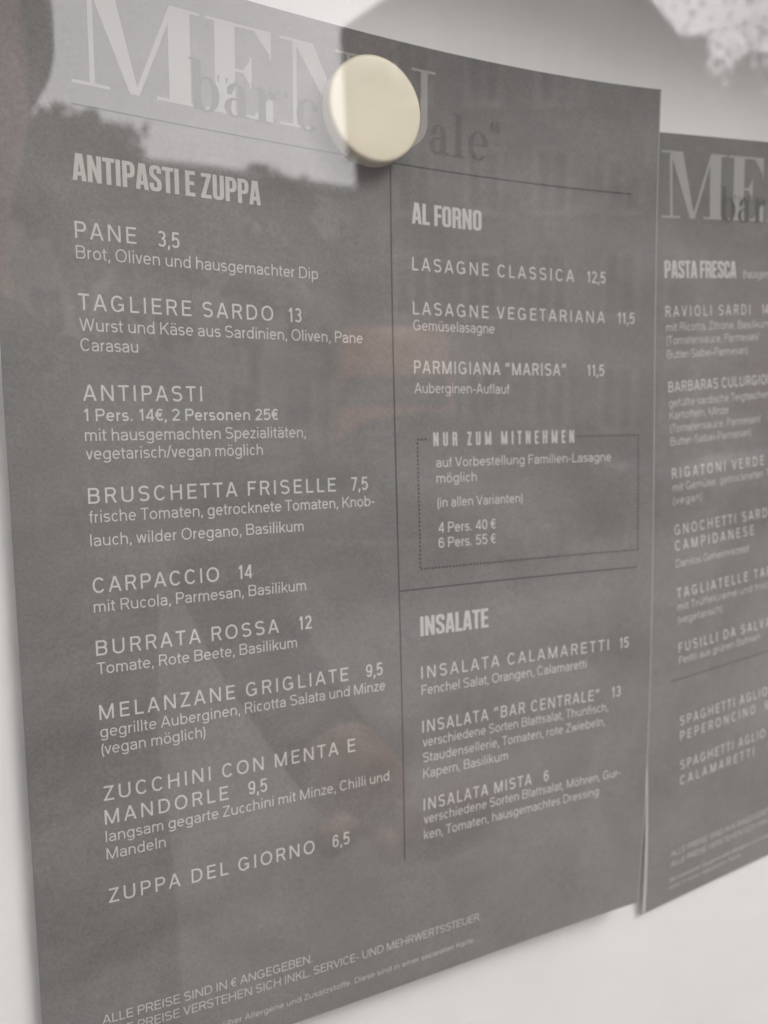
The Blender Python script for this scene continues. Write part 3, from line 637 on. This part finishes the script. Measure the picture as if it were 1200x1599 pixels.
def building(name, label, loc, rz, W, D, eaves, apex, front_gable, wall, rows, cols, ww, hh):
    """local x along the front from 0 to W, front at y = 0, depth D behind it"""
    root = empty(name, loc, rz); tag(root, label, 'building')
    eL, eR = eaves; ax, az = apex; bm = bmesh.new(); ov = .3
    if front_gable:
        V = [(0,0,0),(W,0,0),(W,0,eR),(ax,0,az),(0,0,eL),(0,-D,0),(W,-D,0),(W,-D,eR),(ax,-D,az),(0,-D,eL)]
        F = [(0,1,2,3,4),(6,5,9,8,7),(0,4,9,5),(1,6,7,2)]
        for e, ez, sgn in ((0, eL, -1), (W, eR, 1)):
            sl = (az - ez)/abs(e - ax)
            slab(bm, [(ax, az + .04), (e + sgn*ov, ez - sl*ov + .04), (e + sgn*ov, ez - sl*ov + .24), (ax, az + .24)], .25, -D - .25, 'y')
        bm2 = bmesh.new(); box(bm2, ax + 1.0, ax + 1.7, -3.2, -2.4, az - 2.0, az + 1.1)
    else:
        V = [(0,0,0),(W,0,0),(W,0,eL),(0,0,eL),(0,-D,0),(W,-D,0),(W,-D,eL),(0,-D,eL),(0,-D/2,az),(W,-D/2,az)]
        F = [(0,1,2,3),(5,4,7,6),(0,3,8,7,4),(1,5,6,9,2)]
        sl = (az - eL)/(D/2)
        for e, sgn in ((0, 1), (-D, -1)):
            slab(bm, [(-D/2, az + .04), (e + sgn*ov, eL - sl*ov + .04), (e + sgn*ov, eL - sl*ov + .24), (-D/2, az + .24)], -.25, W + .25, 'x')
        bm2 = bmesh.new(); box(bm2, W*.78, W*.78 + .9, -D/2 - 1.6, -D/2 - .8, az - 1.2, az + .9)
    link_mesh('wall', V, F, wall, root)
    rf = bm_obj('roof', bm, M_ROOF, root); bm_obj('chimney', bm2, M_MAUVE, rf)
    for z in rows:
        for x in cols: window(root, x, z, ww, hh, .002)
    bm = bmesh.new(); dx = (cols[0] + cols[1])/2
    box(bm, dx - .5, dx + .5, .002, .05, 0.01, 2.2); bm_obj('door', bm, M_BLACK, root)
    return root
building('gabled_house', 'tall mauve house with a lopsided front gable, mirrored right of the magnet', (8.75, -19.0, 0), math.radians(24.7), 10.2, 9,
         (10.9, 8.4), (5.0, 14.1), True, M_MAUVE, (1.1, 4.0, 6.6, 9.3), (1.5, 3.3, 5.1, 6.9, 8.5), 0.95, 1.65)
building('brick_house', 'red brown brick house mirrored at the right edge behind the second sheet', (18.15, -14.62, 0), math.radians(48), 11, 8,
         (7.3, 7.3), (5.5, 9.6), False, M_BRICK, (1.0, 4.3), (1.4, 3.6, 5.8, 8.0), 1.0, 1.6)
building('row_house', 'long pale house under a low roof, mirrored left of the magnet', (-18, -31.0, 0), 0, 38, 10, (10.5, 10.5), (0, 12.3), False, M_PALE,
         (1.0, 4.3, 7.7), [1.4 + 2.35*i for i in range(16)], 1.15, 1.9)

def tree(label, x, y, h, crown, n, leaf, seed, cz=0.62):
    rnd = random.Random(seed)
    root = empty('leafy_tree', (x, y, 0)); tag(root, label, 'tree', 'trees around the square')
    bm = bmesh.new(); tube(bm, (0, 0, -.05), (0.05, 0, h*.45), h*.022, h*.015, 10)
    tips = []
    for i in range(9):
        a = rnd.uniform(0, 2*PI); z0 = h*rnd.uniform(.32, .5); r = crown*rnd.uniform(.4, .85)
        e = Vector((math.cos(a)*r, math.sin(a)*r, h*rnd.uniform(.55, .92))); tube(bm, (0.04, 0, z0), e, h*.009, h*.003, 6); tips.append(e)
        for k in range(2):
            e2 = e + Vector((rnd.uniform(-1,1), rnd.uniform(-1,1), rnd.uniform(-.2,.9)))*crown*.35; tube(bm, (Vector((0.04,0,z0)) + (e - Vector((0.04,0,z0)))*.6), e2, h*.004, h*.0015, 5); tips.append(e2)
    bm_obj('trunk', bm, M_BARK, root)
    V, F = [], []
    clumps = []
    for i in range(26):
        t = rnd.choice(tips); clumps.append((t + Vector((rnd.gauss(0,1), rnd.gauss(0,1), rnd.gauss(0,.8)))*crown*.2, crown*rnd.uniform(.14, .32)))
    for i in range(n):
        c, r = rnd.choice(clumps); d = Vector((rnd.gauss(0,1), rnd.gauss(0,1), rnd.gauss(0,.8))); p = c + d*r*.55
        if p.z > h: p.z = h - rnd.random()*.5
        a = Vector((rnd.gauss(0,1), rnd.gauss(0,1), rnd.gauss(0,1))).normalized(); b = a.orthogonal().normalized(); s = leaf*rnd.uniform(.6, 1.3)
        k = len(V); V += [p - a*s, p + b*s*.5, p + a*s, p - b*s*.5]; F.append((k, k+1, k+2, k+3))
    link_mesh('crown', V, F, M_LEAF, root)
tree('dense dark tree mirrored above the first section heading of the sheet', 2.5, -22, 9.2, 2.1, 4200, .22, 3)
tree('low round tree mirrored beneath the big masthead letters', 5.0, -25, 8.3, 1.9, 3200, .22, 4)
tree('tree beside the mauve gable mirrored just left of the magnet', 8.0, -25.5, 9.0, 2.0, 2800, .22, 5)
tree('small round tree mirrored tight against the left corner of the mauve gable', 10.7, -26.0, 9.6, 1.5, 2200, .18, 15)
tree('thin airy tree mirrored over the right slope of the mauve gable', 11.2, -9.2, 8.4, 2.4, 1500, .05, 6)
tree('tall tree mirrored at the far right above the second menu sheet', 15.8, -10.5, 9.8, 2.6, 2400, .055, 8)
tree('bushy dark tree mirrored before the low end of the mauve gable', 14.3, -13.4, 9.7, 2.4, 4200, .15, 11)

def vehicle(name, label, cat, loc, rz, prof, glass, width, paint, axles, wr):
    root = empty(name, loc, rz); tag(root, label, cat)
    bm = bmesh.new(); n = len(prof); hw = width/2
    def sec(y, k): return [bm.verts.new((y*(1 if z < 1.0 else k), x, z)) for x, z in prof]
    S_ = [sec(-hw, .84), sec(-hw*.96, .86), sec(hw*.96, .86), sec(hw, .84)]
    for v in S_[0] + S_[3]: v.co.z = .3 + (v.co.z - .3)*.965
    for a, b in zip(S_, S_[1:]):
        for i in range(n): bm.faces.new((a[i], a[(i+1)%n], b[(i+1)%n], b[i]))
    bm.faces.new(S_[0][::-1]); bm.faces.new(S_[3]); bmesh.ops.recalc_face_normals(bm, faces=bm.faces)
    bmesh.ops.bevel(bm, geom=[e for e in bm.edges if e.calc_face_angle(0) > .5], offset=.03, segments=2, affect='EDGES')
    bm_obj('body', bm, paint, root, True)
    for (kind, p) in glass:
        bm = bmesh.new()
        if kind == 'side':
            for s in (-1, 1):
                bm = bm or bmesh.new()
                A = [bm.verts.new((s*(hw*.865 + .012 - (.02 if z > 1.2 else 0)), x, z)) for x, z in p]; B = [bm.verts.new((s*(hw*.80), x, z)) for x, z in p]
                m_ = len(p); bm.faces.new(A)
                for i in range(m_): bm.faces.new((A[i], B[i], B[(i+1)%m_], A[(i+1)%m_]))
                bm_obj('side_window', bm, M_PANE, root); bm = None
            continue
        else:
            (xa, za), (xb, zb) = p; w0 = hw*.80
            q = [(-w0, xa, za), (w0, xa, za), (w0*.94, xb, zb), (-w0*.94, xb, zb)]; d = Vector((0, zb - za, xa - xb)).normalized()*.012
            if d.z < 0: d = -d
            A = [bm.verts.new(Vector(v) + d) for v in q]; B = [bm.verts.new(Vector(v) - d*3) for v in q]; bm.faces.new(A)
            for i in range(4): bm.faces.new((A[i], B[i], B[(i+1)%4], A[(i+1)%4]))
            nm = 'windscreen'
        bm_obj(nm, bm, M_PANE, root)
    yf = max(x for x, z in prof)
    for s in (-1, 1):
        for ax in axles:
            bm = bmesh.new(); tube(bm, (s*(hw - .20), ax, wr), (s*(hw + .015), ax, wr), wr, wr*.97, 28); wh = bm_obj('wheel', bm, M_RUBBER, root)
            bm = bmesh.new(); tube(bm, (s*(hw - .05), ax, wr), (s*(hw + .025), ax, wr), wr*.62, wr*.56, 20); bm_obj('rim', bm, M_RIM, wh)
        bm = bmesh.new(); box(bm, s*hw*.72 - .17, s*hw*.72 + .17, yf - .22, yf + .004, .68, .84, .03); bm_obj('headlight', bm, M_LAMP, root)
        bm = bmesh.new(); box(bm, s*(hw + .10) - .09, s*(hw + .10) + .09, yf - 1.35, yf - 1.22, 1.05, 1.2, .03); bm_obj('mirror', bm, M_BLACK, root)
    bm = bmesh.new(); box(bm, -hw*.94, hw*.94, yf - .1, yf + .03, .26, .5 if width < 1.85 else .66, .04); bm_obj('bumper', bm, M_BLACK, root)
    return root
vehicle('parked_van', 'bright orange parked van mirrored in the middle of the left sheet', 'van', (6.1, -11.75, 0), math.radians(27),
        [(2.45, .30), (2.5, .75), (2.40, 1.15), (2.28, 1.40), (1.92, 2.12), (1.5, 2.74), (-2.35, 2.80), (-2.45, 2.5), (-2.5, .3)],
        [('side', [(1.9, 1.35), (1.55, 2.1), (.7, 2.1), (.7, 1.35)]), ('front', ((2.20, 1.56), (1.99, 1.98)))], 1.9, M_ORANGE, (1.65, -1.55), .34)
vehicle('parked_car', 'dark grey parked car mirrored low on the right of the sheets', 'car', (9.6, -7.4, 0), PI/2,
        [(2.05, .28), (2.1, .62), (1.95, .80), (.95, .95), (.25, 1.38), (-.2, 1.46), (-1.1, 1.44), (-1.75, 1.02), (-2.08, .92), (-2.12, .30)],
        [('side', [(.78, .98), (.2, 1.32), (-1.05, 1.36), (-1.5, 1.0)]), ('front', ((.90, .985), (.30, 1.34)))], 1.78, M_GREYCAR, (1.32, -1.30), .31)

vehicle('parked_car', 'black parked car mirrored just below the orange van', 'car', (3.75, -7.1, 0), PI/2 + math.radians(27),
        [(2.05, .28), (2.1, .62), (1.95, .80), (.95, .95), (.25, 1.38), (-.2, 1.46), (-1.1, 1.44), (-1.75, 1.02), (-2.08, .92), (-2.12, .30)],
        [('side', [(.78, .98), (.2, 1.32), (-1.05, 1.36), (-1.5, 1.0)]), ('front', ((.90, .985), (.30, 1.34)))], 1.78, M_BLACKCAR, (1.32, -1.30), .31)

# ------------------------------------------------------------------ the person taking the picture, mirrored at the left edge
def person():
    M_SKIN = mat('skin', (0.42, 0.25, 0.19), 0.55, 0.4); M_COAT = mat('dark_coat', (0.035, 0.037, 0.045), 0.9, 0.2, noise=0.2, scale=8)
    M_HAIR = mat('dark_hair', (0.025, 0.02, 0.017), 0.6, 0.3); M_TROUSER = mat('dark_trousers', (0.03, 0.035, 0.05), 0.9, 0.2)
    root = empty('person', (-.042, -.64, 0)); tag(root, 'person in a dark coat holding up a phone, mirrored faintly in the pane', 'person')
    J = [((0,0,.95),.15),((0,.0,1.15),.15),((0,.0,1.36),.155),((0,.02,1.47),.085),((0,.035,1.53),.058),((0,.06,1.60),.085),((0,.07,1.70),.098),((0,.06,1.78),.075),
         ((.19,0,1.41),.068),((.27,.04,1.17),.050),((.27,.24,1.13),.038),((.27,.31,1.135),.034),
         ((-.19,0,1.41),.068),((-.26,.08,1.16),.050),((-.13,.31,1.24),.038),((-.09,.37,1.28),.032),
         ((.10,0,.86),.10),((.11,.02,.48),.07),((.12,0,.09),.05),((.13,.14,.04),.04),
         ((-.10,0,.86),.10),((-.11,.02,.48),.07),((-.12,0,.09),.05),((-.13,.14,.04),.04)]
    Ed = [(0,1),(1,2),(2,3),(3,4),(4,5),(5,6),(6,7),(2,8),(8,9),(9,10),(10,11),(2,12),(12,13),(13,14),(14,15),(0,16),(16,17),(17,18),(18,19),(0,20),(20,21),(21,22),(22,23)]
    def skin(name, J, Ed, sub=2):
        me = bpy.data.meshes.new(name); me.from_pydata([j[0] for j in J], Ed, [])
        o = bpy.data.objects.new(name, me); COL.objects.link(o)
        md = o.modifiers.new('s', 'SKIN'); md.use_smooth_shade = True
        for v, j in zip(me.skin_vertices[0].data, J): v.radius = (j[1], j[1])
        me.skin_vertices[0].data[0].use_root = True
        o.modifiers.new('b', 'SUBSURF').levels = sub
        ev = o.evaluated_get(bpy.context.evaluated_depsgraph_get()); nm = bpy.data.meshes.new_from_object(ev)
        o.modifiers.clear(); o.data = nm; return o
    b = skin('body', J, Ed); me = b.data; me.materials.clear()
    for m in (M_SKIN, M_COAT, M_TROUSER): me.materials.append(m)
    for p in me.polygons:
        c = p.center; hand = (abs(c.x - .27) < .08 and c.y > .235 and c.z < 1.3) or (c.x > -.17 and c.x < .0 and c.y > .31 and c.z < 1.35)
        p.material_index = 0 if (c.z > 1.50 or hand) else (1 if c.z > .80 else 2); p.use_smooth = True
    b.parent = root
    def hand(o, d, side, up):
        o = Vector(o); d = Vector(d).normalized(); up = Vector(up).normalized(); sd = d.cross(up)*side
        for k, L in enumerate((.066, .075, .070, .055)):
            a = o + sd*(.026 - k*.018) + d*.03; p1 = a + d*L*.5; p2 = p1 + (d*.5 + up*.85).normalized()*L*.38; p3 = p2 + (up - d*.3).normalized()*L*.3
            f = skin('finger', [(a, .0105), (p1, .0095), (p2, .0088), (p3, .0075)], [(0,1),(1,2),(2,3)], 1); f.data.materials.clear(); f.data.materials.append(M_SKIN); f.parent = root
        a = o + sd*.03; p1 = a + (sd + d*.7).normalized()*.035; p2 = p1 + (d + up*.6).normalized()*.028
        f = skin('thumb', [(a, .012), (p1, .011), (p2, .009)], [(0,1),(1,2)], 1); f.data.materials.clear(); f.data.materials.append(M_SKIN); f.parent = root
    hand((.27,.31,1.135), (0,1,.1), -1, (0,.1,1)); hand((-.09,.37,1.28), (.25,.5,.8), 1, (.8,.4,-.2))
    # hair and face
    bm = bmesh.new(); bmesh.ops.create_uvsphere(bm, u_segments=28, v_segments=18, radius=1)
    for v in bm.verts:
        x, y, z = v.co; k = 1 + .03*math.sin(9*x + 4*z)
        v.co = Vector((x*.104*k, y*.115*k + .045, z*.125 + 1.715))
    bmesh.ops.delete(bm, geom=[v for v in bm.verts if v.co.y > .105 and v.co.z < 1.775], context='VERTS')
    bm_obj('hair', bm, M_HAIR, root, True)
    for s in (-1, 1):
        bm = bmesh.new(); bmesh.ops.create_uvsphere(bm, u_segments=12, v_segments=8, radius=.012); bm_obj('eye', bm, mat('eye_white', (.6,.6,.58), .2), root, True, (s*.033, .152, 1.69))
    bm = bmesh.new(); tube(bm, (0, .150, 1.70), (0, .178, 1.655), .008, .015, 10); bm_obj('nose', bm, M_SKIN, root, True)
    bm = bmesh.new(); box(bm, -.026, .026, .146, .158, 1.612, 1.622, .003); bm_obj('mouth', bm, mat('lips', (.33,.15,.13), .5), root)
    # phone: its lens is where the picture is taken from
    p = empty('phone', cam.location + Vector((-.03, -.006, -.06))); p.rotation_euler = (0, 0, 0)
    tag(p, 'dark phone in the hand of the mirrored person', 'phone')
    bm = bmesh.new(); box(bm, -.038, .038, -.0085, -.0005, -.078, .078, .003)
    q = bm_obj('phone_body', bm, M_BLACK, p); p.rotation_euler = cam.matrix_world.to_euler(); p.rotation_euler.rotate_axis('X', -PI/2) if False else None
    p.rotation_euler = (math.radians(-6), 0, math.radians(-26))
person()
